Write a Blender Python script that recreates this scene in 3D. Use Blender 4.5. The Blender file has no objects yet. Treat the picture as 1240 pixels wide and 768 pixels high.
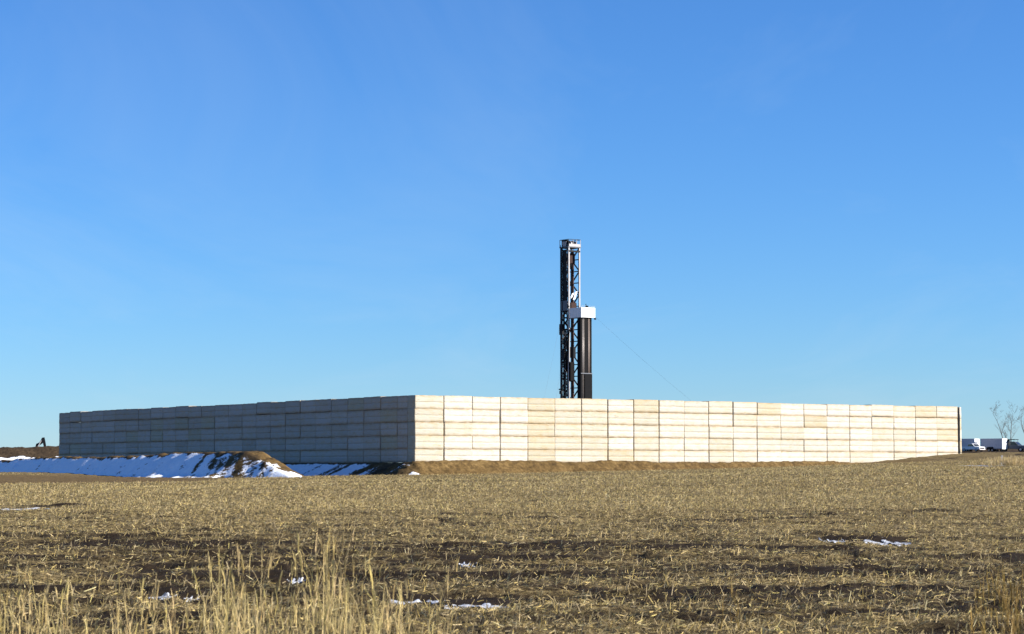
import bpy, math, random
import numpy as np
from mathutils import Vector, Matrix

# ------------------------------------------------------------------ camera, sky, sun, exposure
SC = bpy.context.scene
COL = SC.collection
F, HOR, EYE = 2926.0, 575.0, 1.6          # focal length in photo pixels, horizon row, eye height
PITCH = math.atan((HOR - 384.0) / F)
cam = bpy.data.cameras.new('camera')
cam_o = bpy.data.objects.new('camera', cam)
COL.objects.link(cam_o)
cam_o.location = (0, 0, EYE)
cam_o.rotation_euler = (math.pi / 2 + PITCH, 0, 0)
cam.sensor_width = 36.0
cam.lens = F / 1240.0 * 36.0
cam.clip_start, cam.clip_end = 0.1, 20000
cam.dof.use_dof = True
cam.dof.focus_distance = 120.0
cam.dof.aperture_fstop = 6.3
SC.camera = cam_o

SUN_AZ, SUN_EL = math.radians(98.0), math.radians(23.0)     # clockwise from +Y (view direction)
sun_v = Vector((math.sin(SUN_AZ) * math.cos(SUN_EL), math.cos(SUN_AZ) * math.cos(SUN_EL), math.sin(SUN_EL)))
world = bpy.data.worlds.new('World')
SC.world = world
world.use_nodes = True
wn = world.node_tree
wn.nodes.clear()
w_out = wn.nodes.new('ShaderNodeOutputWorld')
w_bg = wn.nodes.new('ShaderNodeBackground')
w_sky = wn.nodes.new('ShaderNodeTexSky')
w_sky.sky_type = 'NISHITA'
w_sky.sun_disc = False
w_sky.sun_elevation = SUN_EL
w_sky.sun_rotation = SUN_AZ
w_sky.altitude = 500
w_sky.air_density = 1.0
w_sky.dust_density = 0.0
w_sky.ozone_density = 10.0
w_bg.inputs['Strength'].default_value = 0.057
w_gam = wn.nodes.new('ShaderNodeGamma')                 # deep dry winter blue, the same over the whole sky
w_gam.inputs['Gamma'].default_value = 1.12
wn.links.new(w_sky.outputs[0], w_gam.inputs['Color'])
# very thin cirrus veil all over the sky, on a flat layer high above
w_tc = wn.nodes.new('ShaderNodeTexCoord'); w_sep = wn.nodes.new('ShaderNodeSeparateXYZ')
w_den = wn.nodes.new('ShaderNodeMath'); w_den.operation = 'ADD'; w_den.inputs[1].default_value = 0.06
w_dx = wn.nodes.new('ShaderNodeMath'); w_dx.operation = 'DIVIDE'
w_dy = wn.nodes.new('ShaderNodeMath'); w_dy.operation = 'DIVIDE'
w_cmb = wn.nodes.new('ShaderNodeCombineXYZ'); w_map = wn.nodes.new('ShaderNodeMapping')
w_map.inputs['Scale'].default_value = (0.9, 0.28, 1); w_map.inputs['Rotation'].default_value = (0, 0, 0.9)
w_noi = wn.nodes.new('ShaderNodeTexNoise'); w_noi.inputs['Scale'].default_value = 1.1
w_noi.inputs['Detail'].default_value = 6; w_noi.inputs['Roughness'].default_value = 0.62; w_noi.inputs['Distortion'].default_value = 0.6
w_rmp = wn.nodes.new('ShaderNodeMapRange')
w_rmp.inputs['From Min'].default_value = 0.50; w_rmp.inputs['From Max'].default_value = 0.85; w_rmp.inputs['To Max'].default_value = 0.17
w_mix = wn.nodes.new('ShaderNodeMix'); w_mix.data_type = 'RGBA'; w_mix.inputs[7].default_value = (4.6, 5.6, 6.4, 1)
for a_, b_ in ((w_tc.outputs['Generated'], w_sep.inputs[0]), (w_sep.outputs[2], w_den.inputs[0]), (w_sep.outputs[0], w_dx.inputs[0]),
               (w_den.outputs[0], w_dx.inputs[1]), (w_sep.outputs[1], w_dy.inputs[0]), (w_den.outputs[0], w_dy.inputs[1]),
               (w_dx.outputs[0], w_cmb.inputs[0]), (w_dy.outputs[0], w_cmb.inputs[1]), (w_cmb.outputs[0], w_map.inputs[0]),
               (w_map.outputs[0], w_noi.inputs['Vector']), (w_noi.outputs['Fac'], w_rmp.inputs['Value']), (w_rmp.outputs[0], w_mix.inputs[0]),
               (w_gam.outputs[0], w_mix.inputs[6]), (w_mix.outputs[2], w_bg.inputs['Color'])):
    wn.links.new(a_, b_)
wn.links.new(w_bg.outputs[0], w_out.inputs['Surface'])
sun_l = bpy.data.lights.new('sun', 'SUN')
sun_l.energy = 5.0
sun_l.angle = math.radians(0.53)
sun_l.color = (1.0, 0.95, 0.87)
sun_o = bpy.data.objects.new('sun', sun_l)
COL.objects.link(sun_o)
sun_o.rotation_euler = sun_v.to_track_quat('Z', 'Y').to_euler()
sun_o.location = (60, -40, 80)
SC.view_settings.view_transform = 'Standard'
SC.view_settings.look = 'None'
SC.view_settings.gamma = 1.0
SC.view_settings.use_curve_mapping = False
SC.view_settings.exposure = 1.3

# ------------------------------------------------------------------ helpers
rng = np.random.default_rng(7)
random.seed(11)


def at(px, py, D):
    """photo pixel at distance D along +Y -> world point"""
    a, b = (px - 620.0) / F, (384.0 - py) / F
    c, s = math.cos(PITCH), math.sin(PITCH)
    y, z = c - b * s, s + b * c
    return Vector((a * D / y, D, EYE + z * D / y))


def _hash(ix, iy, seed):
    h = (ix.astype(np.int64) * 374761393 + iy.astype(np.int64) * 668265263 + seed * 2246822519) & 0xFFFFFFFF
    h = ((h ^ (h >> 13)) * 1274126177) & 0xFFFFFFFF
    h = (h ^ (h >> 16)) & 0xFFFFFFFF
    return h / 4294967295.0


def vnoise(x, y, seed=0):
    x = np.asarray(x, float); y = np.asarray(y, float)
    ix, iy = np.floor(x), np.floor(y)
    fx, fy = x - ix, y - iy
    fx, fy = fx * fx * (3 - 2 * fx), fy * fy * (3 - 2 * fy)
    a, b = _hash(ix, iy, seed), _hash(ix + 1, iy, seed)
    c, d = _hash(ix, iy + 1, seed), _hash(ix + 1, iy + 1, seed)
    return (a + (b - a) * fx + (c - a) * fy + (a - b - c + d) * fx * fy) * 2 - 1


def fbm(x, y, oct=4, seed=0):
    v, amp, tot = 0.0, 1.0, 0.0
    for k in range(oct):
        v = v + amp * vnoise(x * 2 ** k + 17.3 * k, y * 2 ** k - 9.1 * k, seed + k)
        tot += amp; amp *= 0.5
    return v / tot


def sstep(a, b, x):
    t = np.clip((np.asarray(x, float) - a) / (b - a), 0, 1)
    return t * t * (3 - 2 * t)


def tag(o, label=None, cat=None, group=None, kind=None):
    if label: o['label'] = label
    if cat: o['category'] = cat
    if group: o['group'] = group
    if kind: o['kind'] = kind
    return o


def empty(name, loc, rz=0.0):
    o = bpy.data.objects.new(name, None)
    COL.objects.link(o)
    o.location = loc
    o.rotation_euler = (0, 0, rz)
    o.empty_display_size = 0.5
    return o


def link_mesh(name, me, parent=None):
    o = bpy.data.objects.new(name, me)
    COL.objects.link(o)
    if parent: o.parent = parent
    return o


def np_mesh(name, V, Q, mat, smooth=False, attrs=None):
    """mesh from numpy arrays; Q is (n,4) or (n,3)"""
    me = bpy.data.meshes.new(name)
    V = np.ascontiguousarray(V, np.float32); Q = np.ascontiguousarray(Q, np.int32)
    k = Q.shape[1]
    me.vertices.add(len(V)); me.vertices.foreach_set('co', V.ravel())
    me.loops.add(Q.size); me.loops.foreach_set('vertex_index', Q.ravel())
    me.polygons.add(len(Q)); me.polygons.foreach_set('loop_start', np.arange(0, Q.size, k, dtype=np.int32))
    if attrs:
        for n, d in attrs.items():
            if d.ndim == 1:
                at_ = me.attributes.new(n, 'FLOAT', 'POINT'); at_.data.foreach_set('value', d.astype(np.float32))
            else:
                at_ = me.attributes.new(n, 'FLOAT_COLOR', 'POINT')
                at_.data.foreach_set('color', d.astype(np.float32).ravel())
    me.update(calc_edges=True)
    me.polygons.foreach_set('use_smooth', np.full(len(Q), smooth, dtype=bool))
    me.materials.append(mat)
    return me


class MB:
    def __init__(self):
        self.v, self.f = [], []

    def add(self, vs, fs):
        n = len(self.v)
        self.v += [tuple(p) for p in vs]
        self.f += [tuple(i + n for i in f) for f in fs]
        return self

    def box(self, lo, hi, bev=0.0, M=None):
        x0, y0, z0 = lo; x1, y1, z1 = hi
        if bev <= 0:
            vs = [(x0, y0, z0), (x1, y0, z0), (x1, y1, z0), (x0, y1, z0), (x0, y0, z1), (x1, y0, z1), (x1, y1, z1), (x0, y1, z1)]
            fs = [(0, 3, 2, 1), (4, 5, 6, 7), (0, 1, 5, 4), (1, 2, 6, 5), (2, 3, 7, 6), (3, 0, 4, 7)]
        else:
            b = bev
            o = [(x0 + b, y0), (x1 - b, y0), (x1, y0 + b), (x1, y1 - b), (x1 - b, y1), (x0 + b, y1), (x0, y1 - b), (x0, y0 + b)]
            i = [(x0 + b, y0 + b), (x1 - b, y0 + b), (x1 - b, y0 + b), (x1 - b, y1 - b), (x1 - b, y1 - b), (x0 + b, y1 - b), (x0 + b, y1 - b), (x0 + b, y0 + b)]
            vs = [(p[0], p[1], z0) for p in i] + [(p[0], p[1], z0 + b) for p in o] + [(p[0], p[1], z1 - b) for p in o] + [(p[0], p[1], z1) for p in i]
            fs = []
            for r in range(3):
                for k in range(8):
                    fs.append((r * 8 + k, r * 8 + (k + 1) % 8, r * 8 + 8 + (k + 1) % 8, r * 8 + 8 + k))
            fs += [(0, 6, 4, 2)[::1], (24, 26, 28, 30)]
        if M is not None: vs = [M @ Vector(p) for p in vs]
        return self.add(vs, fs)

    def beam(self, p, q, w, h=None):
        p, q = Vector(p), Vector(q); h = h or w
        d = (q - p).normalized()
        up = Vector((0, 0, 1)) if abs(d.z) < 0.9 else Vector((0, 1, 0))
        a = d.cross(up).normalized() * (w / 2); b = a.cross(d).normalized() * (h / 2)
        vs = [p - a - b, p + a - b, p + a + b, p - a + b, q - a - b, q + a - b, q + a + b, q - a + b]
        return self.add(vs, [(0, 1, 2, 3), (7, 6, 5, 4), (0, 4, 5, 1), (1, 5, 6, 2), (2, 6, 7, 3), (3, 7, 4, 0)])

    def tube(self, pts, rad, n=8, cap=True):
        pts = [Vector(p) for p in pts]
        if not isinstance(rad, (list, tuple)): rad = [rad] * len(pts)
        base = len(self.v); ref = None
        for k, p in enumerate(pts):
            d = (pts[min(k + 1, len(pts) - 1)] - pts[max(k - 1, 0)]).normalized()
            if ref is None: ref = Vector((0, 0, 1)) if abs(d.z) < 0.9 else Vector((1, 0, 0))
            a = d.cross(ref).normalized(); b = a.cross(d).normalized(); ref = b
            for j in range(n):
                t = 2 * math.pi * j / n
                self.v.append(tuple(p + (a * math.cos(t) + b * math.sin(t)) * rad[k]))
        for k in range(len(pts) - 1):
            for j in range(n):
                self.f.append((base + k * n + j, base + k * n + (j + 1) % n, base + (k + 1) * n + (j + 1) % n, base + (k + 1) * n + j))
        if cap:
            self.f.append(tuple(base + j for j in range(n))[::-1])
            self.f.append(tuple(base + (len(pts) - 1) * n + j for j in range(n)))
        return self

    def prism(self, prof, y0, y1):
        """profile in (x,z), extruded along y"""
        n = len(prof)
        vs = [(x, y0, z) for x, z in prof] + [(x, y1, z) for x, z in prof]
        fs = [tuple(range(n)), tuple(range(n, 2 * n))[::-1]] + [(k, k + n, (k + 1) % n + n, (k + 1) % n) for k in range(n)]
        return self.add(vs, fs)

    def mesh(self, name, mat, smooth=False):
        me = bpy.data.meshes.new(name)
        me.from_pydata(self.v, [], self.f)
        me.update()
        import bmesh
        bm = bmesh.new(); bm.from_mesh(me); bmesh.ops.recalc_face_normals(bm, faces=bm.faces); bm.to_mesh(me); bm.free()
        if smooth: me.polygons.foreach_set('use_smooth', [True] * len(me.polygons))
        me.materials.append(mat)
        return me

    def build(self, name, mat, parent=None, smooth=False):
        return link_mesh(name, self.mesh(name, mat, smooth), parent)


# ------------------------------------------------------------------ materials
class NT:
    """small wrapper around a material node tree"""
    def __init__(self, name):
        self.m = bpy.data.materials.new(name); self.m.use_nodes = True
        self.t = self.m.node_tree
        self.b = self.t.nodes['Principled BSDF']

    def n(self, typ, **kw):
        nd = self.t.nodes.new('ShaderNode' + typ)
        for k, v in kw.items():
            if k in nd.inputs: nd.inputs[k].default_value = v
            else: setattr(nd, k, v)
        return nd

    def l(self, a, b):
        self.t.links.new(a, b); return self

    def noise(self, coord, scale, detail=4, rough=0.6, out='Fac', **kw):
        nd = self.n('TexNoise', **kw); nd.inputs['Scale'].default_value = scale
        nd.inputs['Detail'].default_value = detail; nd.inputs['Roughness'].default_value = rough
        if coord is not None: self.l(coord, nd.inputs['Vector'])
        return nd.outputs[out]

    def mapping(self, coord, scale=(1, 1, 1), rot=(0, 0, 0)):
        nd = self.n('Mapping'); nd.inputs['Scale'].default_value = scale; nd.inputs['Rotation'].default_value = rot
        self.l(coord, nd.inputs['Vector']); return nd.outputs[0]

    def ramp(self, fac, stops):
        nd = self.n('ValToRGB'); cr = nd.color_ramp
        while len(cr.elements) < len(stops): cr.elements.new(0.5)
        for e, (p, c) in zip(cr.elements, stops):
            e.position = p; e.color = (*c, 1) if len(c) == 3 else c
        self.l(fac, nd.inputs[0]); return nd.outputs[0]

    def mix(self, fac, a, b, blend='MIX'):
        nd = self.n('Mix', data_type='RGBA', blend_type=blend)
        for s, v in (('Factor', fac), (6, a), (7, b)):
            if s == 'Factor': sock = nd.inputs[0]
            else: sock = nd.inputs[s]
            if hasattr(v, 'is_linked'): self.l(v, sock)
            elif isinstance(v, (int, float)): sock.default_value = v
            else: sock.default_value = (*v, 1)
        return nd.outputs[2]

    def math(self, op, a, b=None, clamp=False):
        nd = self.n('Math', operation=op, use_clamp=clamp)
        for i, v in enumerate((a, b)):
            if v is None: continue
            if hasattr(v, 'is_linked'): self.l(v, nd.inputs[i])
            else: nd.inputs[i].default_value = v
        return nd.outputs[0]

    def bump(self, h, strength=0.4, dist=0.05):
        nd = self.n('Bump'); nd.inputs['Strength'].default_value = strength; nd.inputs['Distance'].default_value = dist
        self.l(h, nd.inputs['Height']); self.l(nd.outputs[0], self.b.inputs['Normal'])

    def col(self, c): self.l(c, self.b.inputs['Base Color'])


def paint(name, rgb, rough=0.6, metal=0.0, dirt=0.25, scale=3.0, dirt_col=(0.06, 0.05, 0.04)):
    m = NT(name)
    co = m.n('TexCoord').outputs['Object']
    f = m.ramp(m.noise(co, scale, 5, 0.65), [(0.45, (0, 0, 0)), (0.8, (1, 1, 1))])
    m.col(m.mix(m.math('MULTIPLY', f, dirt), rgb, dirt_col))
    m.b.inputs['Roughness'].default_value = rough
    m.b.inputs['Metallic'].default_value = metal
    m.b.inputs['Specular IOR Level'].default_value = 0.5 if rough < 0.3 else (0.08 if max(rgb) < 0.05 else 0.25)
    return m.m


M = {}
M['white_paint'] = paint('white_paint', (0.72, 0.72, 0.71), 0.5, 0, 0.2)
M['grey_paint'] = paint('grey_paint', (0.60, 0.53, 0.52), 0.55, 0, 0.3)
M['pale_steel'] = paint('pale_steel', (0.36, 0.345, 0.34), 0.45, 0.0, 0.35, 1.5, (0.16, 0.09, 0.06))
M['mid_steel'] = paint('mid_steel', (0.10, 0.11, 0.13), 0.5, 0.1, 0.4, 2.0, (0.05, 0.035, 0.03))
M['dark_steel'] = paint('dark_steel', (0.012, 0.014, 0.018), 0.6, 0.0, 0.4, 2.0, (0.03, 0.018, 0.012))
M['black_rubber'] = paint('black_rubber', (0.008, 0.008, 0.009), 0.85, 0, 0.3, 4, (0.02, 0.015, 0.012))
M['red_oxide'] = paint('red_oxide', (0.04, 0.021, 0.018), 0.65, 0, 0.4, 2.0, (0.03, 0.02, 0.02))
M['pipe_steel'] = paint('pipe_steel', (0.20, 0.18, 0.165), 0.4, 0.3, 0.5, 1.2, (0.06, 0.04, 0.03))
M['pipe_rust'] = paint('pipe_rust', (0.16, 0.125, 0.105), 0.5, 0.2, 0.5, 1.2, (0.05, 0.03, 0.02))
M['glass'] = paint('dark_glass', (0.015, 0.018, 0.022), 0.08, 0, 0.1)
M['machine_paint'] = paint('machine_paint', (0.10, 0.085, 0.05), 0.5, 0, 0.5, 2.0)
M['wire'] = paint('wire', (0.16, 0.17, 0.19), 0.45, 0.5, 0.2)
M['bark'] = paint('bark', (0.13, 0.115, 0.10), 0.9, 0, 0.5, 6, (0.05, 0.04, 0.035))
M['lamp'] = paint('lamp_lens', (0.7, 0.7, 0.66), 0.2, 0, 0.1)

# bales: cream bleached straw, unbleached gold where the layers press together
def bale_material():
    m = NT('bleached_straw')
    tc = m.n('TexCoord').outputs['Object']
    oi = m.n('ObjectInfo')
    off = m.n('VectorMath', operation='ADD')
    sc = m.n('VectorMath', operation='SCALE'); sc.inputs['Scale'].default_value = 57.0
    comb = m.n('CombineXYZ')
    m.l(oi.outputs['Random'], comb.inputs[0]); m.l(oi.outputs['Random'], comb.inputs[2])
    m.l(comb.outputs[0], sc.inputs[0]); m.l(tc, off.inputs[0]); m.l(sc.outputs[0], off.inputs[1])
    co = off.outputs[0]
    layers = m.noise(m.mapping(co, (0.55, 1.0, 5.0)), 2.2, 5, 0.7)         # long pressed layers
    stems = m.noise(m.mapping(co, (2.2, 4.0, 12.0)), 4.0, 4, 0.7)
    blot = m.noise(m.mapping(co, (0.9, 1, 1.5)), 1.3, 5, 0.7)
    base = oi.outputs['Color']
    gold = m.mix(1.0, base, (1.0, 0.93, 0.79), 'MULTIPLY')
    pale = m.mix(m.ramp(blot, [(0.46, (0, 0, 0)), (0.66, (1, 1, 1))]), base, gold)
    dark = m.mix(1.0, base, (0.62, 0.45, 0.26), 'MULTIPLY')
    lay = m.ramp(layers, [(0.30, (0.7, 0.7, 0.7)), (0.40, (0, 0, 0))])
    c = m.mix(lay, pale, dark)
    c = m.mix(m.ramp(stems, [(0.32, (0.5, 0.5, 0.5)), (0.46, (0, 0, 0))]), c, dark)
    # edge attribute: 1 in the pressed joints
    ea = m.n('Attribute', attribute_name='edge').outputs['Fac']
    en = m.math('MULTIPLY', ea, m.ramp(m.noise(m.mapping(co, (1.2, 1, 3)), 1.6, 3), [(0.30, (0.25, 0.25, 0.25)), (0.62, (1, 1, 1))]))
    c = m.mix(en, c, m.mix(1.0, base, (0.72, 0.48, 0.24), 'MULTIPLY'))
    m.col(c)
    m.b.inputs['Roughness'].default_value = 0.85
    m.b.inputs['Specular IOR Level'].default_value = 0.2
    m.bump(m.math('ADD', layers, m.math('MULTIPLY', stems, 0.5)), 0.55, 0.07)
    return m.m
M['bale'] = bale_material()


def soil_nodes(m, co):
    big = m.noise(m.mapping(co, (0.05, 0.25, 0.25)), 1.0, 4, 0.6)
    fine = m.noise(co, 5.0, 6, 0.7)
    soil = m.ramp(fine, [(0.28, (0.010, 0.007, 0.004)), (0.55, (0.026, 0.017, 0.009)), (0.8, (0.062, 0.043, 0.024))])
    return big, fine, soil


def ground_material():
    m = NT('stubble_field')
    co = m.n('NewGeometry').outputs['Position']
    big, fine, soil = soil_nodes(m, co)
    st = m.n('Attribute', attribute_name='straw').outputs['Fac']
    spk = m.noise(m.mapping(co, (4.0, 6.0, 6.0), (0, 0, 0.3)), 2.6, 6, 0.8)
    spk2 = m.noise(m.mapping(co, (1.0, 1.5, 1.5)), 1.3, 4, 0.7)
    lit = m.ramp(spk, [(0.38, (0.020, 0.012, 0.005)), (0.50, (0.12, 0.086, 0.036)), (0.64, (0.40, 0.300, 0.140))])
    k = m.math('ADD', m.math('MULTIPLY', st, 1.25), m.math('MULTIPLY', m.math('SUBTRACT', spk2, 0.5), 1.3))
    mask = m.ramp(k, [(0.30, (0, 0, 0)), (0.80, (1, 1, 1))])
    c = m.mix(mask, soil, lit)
    dirt = m.n('Attribute', attribute_name='dirt').outputs['Fac']
    tan = m.ramp(fine, [(0.3, (0.07, 0.045, 0.018)), (0.6, (0.15, 0.100, 0.042)), (0.8, (0.22, 0.155, 0.07))])
    c = m.mix(dirt, c, tan)
    m.col(c)
    m.b.inputs['Roughness'].default_value = 0.95
    m.b.inputs['Specular IOR Level'].default_value = 0.1
    m.bump(m.math('ADD', m.math('MULTIPLY', spk, 0.7), fine), 0.7, 0.08)
    return m.m
M['field'] = ground_material()


def bank_material():
    """excavated tan earth; the attribute 'snow' says where snow has stayed"""
    m = NT('excavated_earth')
    co = m.n('NewGeometry').outputs['Position']
    fine = m.noise(co, 3.0, 6, 0.7)
    clod = m.noise(co, 0.8, 4, 0.65)
    tan = m.ramp(m.math('ADD', m.math('MULTIPLY', fine, 0.6), m.math('MULTIPLY', clod, 0.4)),
                 [(0.34, (0.022, 0.013, 0.005)), (0.50, (0.100, 0.061, 0.020)), (0.66, (0.190, 0.124, 0.047))])
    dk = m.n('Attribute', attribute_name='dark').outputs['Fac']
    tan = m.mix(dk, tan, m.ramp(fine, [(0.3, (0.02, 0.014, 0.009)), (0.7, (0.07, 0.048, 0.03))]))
    sn = m.n('Attribute', attribute_name='snow').outputs['Fac']
    k = m.math('ADD', sn, m.math('MULTIPLY', m.math('SUBTRACT', m.noise(co, 4.0, 5, 0.7), 0.5), 0.9))
    mask = m.ramp(k, [(0.46, (0, 0, 0)), (0.54, (1, 1, 1))])
    c = m.mix(mask, tan, m.ramp(fine, [(0.3, (0.72, 0.76, 0.82)), (0.6, (0.86, 0.88, 0.90))]))
    m.col(c)
    m.b.inputs['Roughness'].default_value = 0.9
    m.b.inputs['Specular IOR Level'].default_value = 0.15
    m.bump(fine, 0.6, 0.10)
    return m.m
M['bank'] = bank_material()


def snow_material():
    m = NT('old_snow')
    co = m.n('NewGeometry').outputs['Position']
    f = m.noise(co, 9.0, 5, 0.7)
    m.col(m.ramp(f, [(0.34, (0.07, 0.055, 0.04)), (0.44, (0.36, 0.37, 0.39)), (0.62, (0.62, 0.64, 0.67))]))
    m.b.inputs['Roughness'].default_value = 0.7
    m.bump(f, 0.5, 0.04)
    return m.m
M['snow'] = snow_material()


def straw_material(name, mul=1.0, transl=0.25):
    m = NT(name)
    a = m.n('Attribute', attribute_name='tint').outputs['Color']
    m.col(a)
    m.b.inputs['Roughness'].default_value = 0.75
    m.b.inputs['Specular IOR Level'].default_value = 0.2
    tr = m.n('BsdfTranslucent'); mx = m.n('MixShader'); mx.inputs[0].default_value = transl
    m.l(a, tr.inputs['Color'])
    m.l(m.b.outputs[0], mx.inputs[1]); m.l(tr.outputs[0], mx.inputs[2])
    m.l(mx.outputs[0], m.t.nodes['Material Output'].inputs['Surface'])
    return m.m
M['straw'] = straw_material('dry_straw')
M['grass'] = straw_material('dry_grass', transl=0.35)

# ------------------------------------------------------------------ layout of the pad (u along the lit wall, v along the shaded wall)
TH = math.radians(90 - 55.2)
U = Vector((math.cos(TH), math.sin(TH), 0)); Vv = Vector((-math.sin(TH), math.cos(TH), 0))
PAD_Z = 2.70
DC = 215.4
corner = at(502.3, 561, DC); corner.z = PAD_Z
NR, NL, LR, LL, BH, BD = 22, 26, 3.07, 2.92, 1.2, 1.2
WLEN_R, WLEN_L = NR * LR, NL * LL


def uv(u, v, z=0.0):
    p = corner + U * u + Vv * v
    return Vector((p.x, p.y, PAD_Z + z))


def to_uv(x, y):
    dx, dy = x - corner.x, y - corner.y
    return dx * U.x + dy * U.y, dx * Vv.x + dy * Vv.y


# ------------------------------------------------------------------ the field
SNOW = [  # px centre, py, half width px, half depth m, distance, name label
    (505, 714.5, 33, 0.30), (578, 720, 38, 0.34), (566, 676, 11, 0.75), (361, 691, 11, 0.6),
    (196, 709.5, 17, 0.34), (233, 711.5, 9, 0.30), (1005, 654, 18, 0.6), (1072, 656.5, 26, 0.95),
    (36, 617, 34, 3.2), (1188, 564.5, 20, 7.0)]


def base_z(X, Y):
    z = np.where(Y < 220, 0.0072 * Y, 1.584 + 0.0042 * (Y - 220))
    z = np.where(Y > 620, 1.584 + 0.0042 * 400 - 0.006 * (Y - 620), z)
    z = np.maximum(z, -6)
    g = sstep(30, 200, Y)
    z = z + g * (0.025 * np.clip(X, 0, 130) + 0.012 * np.clip(X, -90, 0))
    z = z + 0.75 * np.exp(-((X + 58) / 26.0) ** 2 - ((Y - 240) / 34.0) ** 2)
    # slight hollow in front of the shaded corner, small rise against the far end of the lit wall
    z = z + 0.9 * np.exp(-((X - 50) / 14.0) ** 2 - ((Y - 256) / 20.0) ** 2)
    return z


def slits(X, Y):
    """narrow open cracks between the furrow slices, running across the view; 1 in the crack"""
    w = Y + 0.035 * X
    a = 1 - np.abs(vnoise(X / 2.2, w / 0.62, 501)) * 2.2
    b = 1 - np.abs(vnoise(X / 4.0, w / 1.15, 503)) * 3.0
    ga = sstep(0.05, 0.45, vnoise(X / 4.0, w / 1.5, 505) + 0.26 - 0.30 * sstep(40, 80, Y))
    gb = sstep(0.10, 0.45, vnoise(X / 11.0, w / 5.0, 507) + 0.30) * (1 - 0.5 * sstep(110, 170, Y))
    return np.clip(np.maximum(sstep(0.45, 0.95, a) * ga, sstep(0.5, 0.95, b) * gb), 0, 1)


def furrow(X, Y):
    r = Y + 0.035 * X + 0.9 * vnoise(X / 17, Y / 40, 3)
    ph = r / 0.76 * 2 * math.pi
    amp = 0.034 * (0.5 + 0.5 * vnoise(X / 5, Y / 1.1, 5)) + 0.010
    return amp * np.sin(ph)


def relief(X, Y):
    low = 0.16 * vnoise(X / 40, Y / 16, 51)
    z = furrow(X, Y)
    z = z + 0.08 * vnoise(X / 9, Y / 2.6, 21) * sstep(-0.2, 0.6, vnoise(X / 30, Y / 11, 22))
    z = z + 0.045 * fbm(X / 0.9, Y / 0.55, 3, 31)
    z = z + 0.055 * np.abs(vnoise(X / 0.23, Y / 0.2, 41))
    z = z - 0.095 * slits(X, Y)
    for (sx, sy, hw, hd) in SNOW_W:
        f = np.exp(-((X - sx) / (hw * 1.15)) ** 4 - ((Y - sy + 0.5) / (hd * 1.1 + 0.8)) ** 4)
        z = z * (1 - f) - 0.035 * f
    return low + z


SNOW_W = []
_rays = []
for (px, py, hw, hd) in SNOW:
    lo, hi = 8.0, 400.0
    for _ in range(60):                       # walk the ray down to the ground
        mid = (lo + hi) / 2
        p = at(px, py, mid)
        if p.z > float(base_z(np.array(p.x), np.array(mid))): lo = mid
        else: hi = mid
    p = at(px, py, lo)
    _rays.append((p.x, p.y, hw / F * lo, hd))
SNOW_W = _rays


def extra(X, Y):
    """the ridge behind each snow patch and the hollow it lies in"""
    z = np.zeros_like(X)
    for (sx, sy, hw, hd) in SNOW_W:
        wx = np.exp(-((X - sx) / (hw * 1.25)) ** 4)
        k = 0.10 if sy < 60 else (0.16 if sy < 140 else 0.25)
        z = z + wx * k * (0.8 + 0.5 * vnoise(X / 0.6, Y / 2, 411)) * np.exp(-((Y - sy - hd * 1.25 - 0.12) / 0.22) ** 2)
    return z


def straw_mask(X, Y):
    m = 0.54 + 0.66 * fbm(X / 3.6, Y / 0.8, 4, 61) + 0.16 * vnoise(X / 22, Y / 9, 71) + 0.14 * np.sin((Y + 0.035 * X + 0.9 * vnoise(X / 17, Y / 40, 3)) / 0.76 * 2 * math.pi)
    m = m + 0.26 * sstep(50, 100, Y) - 0.19 * (1 - sstep(35, 60, Y))
    m = np.clip(m, 0.02, 1) * (1 - 0.90 * slits(X, Y + 0.05))
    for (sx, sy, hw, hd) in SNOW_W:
        m = m - (0.45 + 0.4 * vnoise(X / 0.4, Y / 0.5, 509)) * np.exp(-((X - sx) / (hw * 1.5)) ** 4 - ((Y - sy - hd * 1.25) / (0.5)) ** 2)  # straw thinned behind each snow patch; dark soil stands in for ridge shade
    return np.clip(m, 0, 1)


def dirt_mask(X, Y):
    u, v = to_uv(X, Y)
    # bare tan strip in front of the snow-covered bank, on the left
    d = sstep(160, 172, Y + 0.25 * X + 8) * (1 - sstep(-27, -21, X)) * (1 - sstep(214, 240, Y))
    # scraped earth along the lit wall
    d = np.maximum(d, sstep(-10, -5.5, v) * sstep(-2, 3, u) * (1 - sstep(54, 64, u)) * (1 - sstep(1, 4, v)))
    return np.clip(d + 0.35 * fbm(X / 2, Y / 2, 3, 81) * (d > 0.02), 0, 1)


def ground_z(X, Y):
    X = np.asarray(X, float); Y = np.asarray(Y, float)
    return base_z(X, Y) + relief(X, Y) + extra(X, Y)


ang = np.concatenate([np.radians(np.arange(-180, -17, 4.0)), np.radians(np.linspace(-16.5, 16.5, 560)), np.radians(np.arange(18, 180.1, 4.0))])
rad = np.concatenate([[0.01, 1, 2, 4, 6, 8, 10, 12, 14, 16], np.geomspace(17, 262, 640), np.geomspace(266, 640, 90), np.geomspace(680, 9000, 24)])
A, Rr = np.meshgrid(ang, rad)
GX, GY = Rr * np.sin(A), Rr * np.cos(A)
GZ = np.where(Rr < 640, ground_z(GX, np.maximum(GY, -50)), base_z(GX, np.maximum(GY, -50)) + 1.2 * vnoise(GX / 300, GY / 300, 9))
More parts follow.
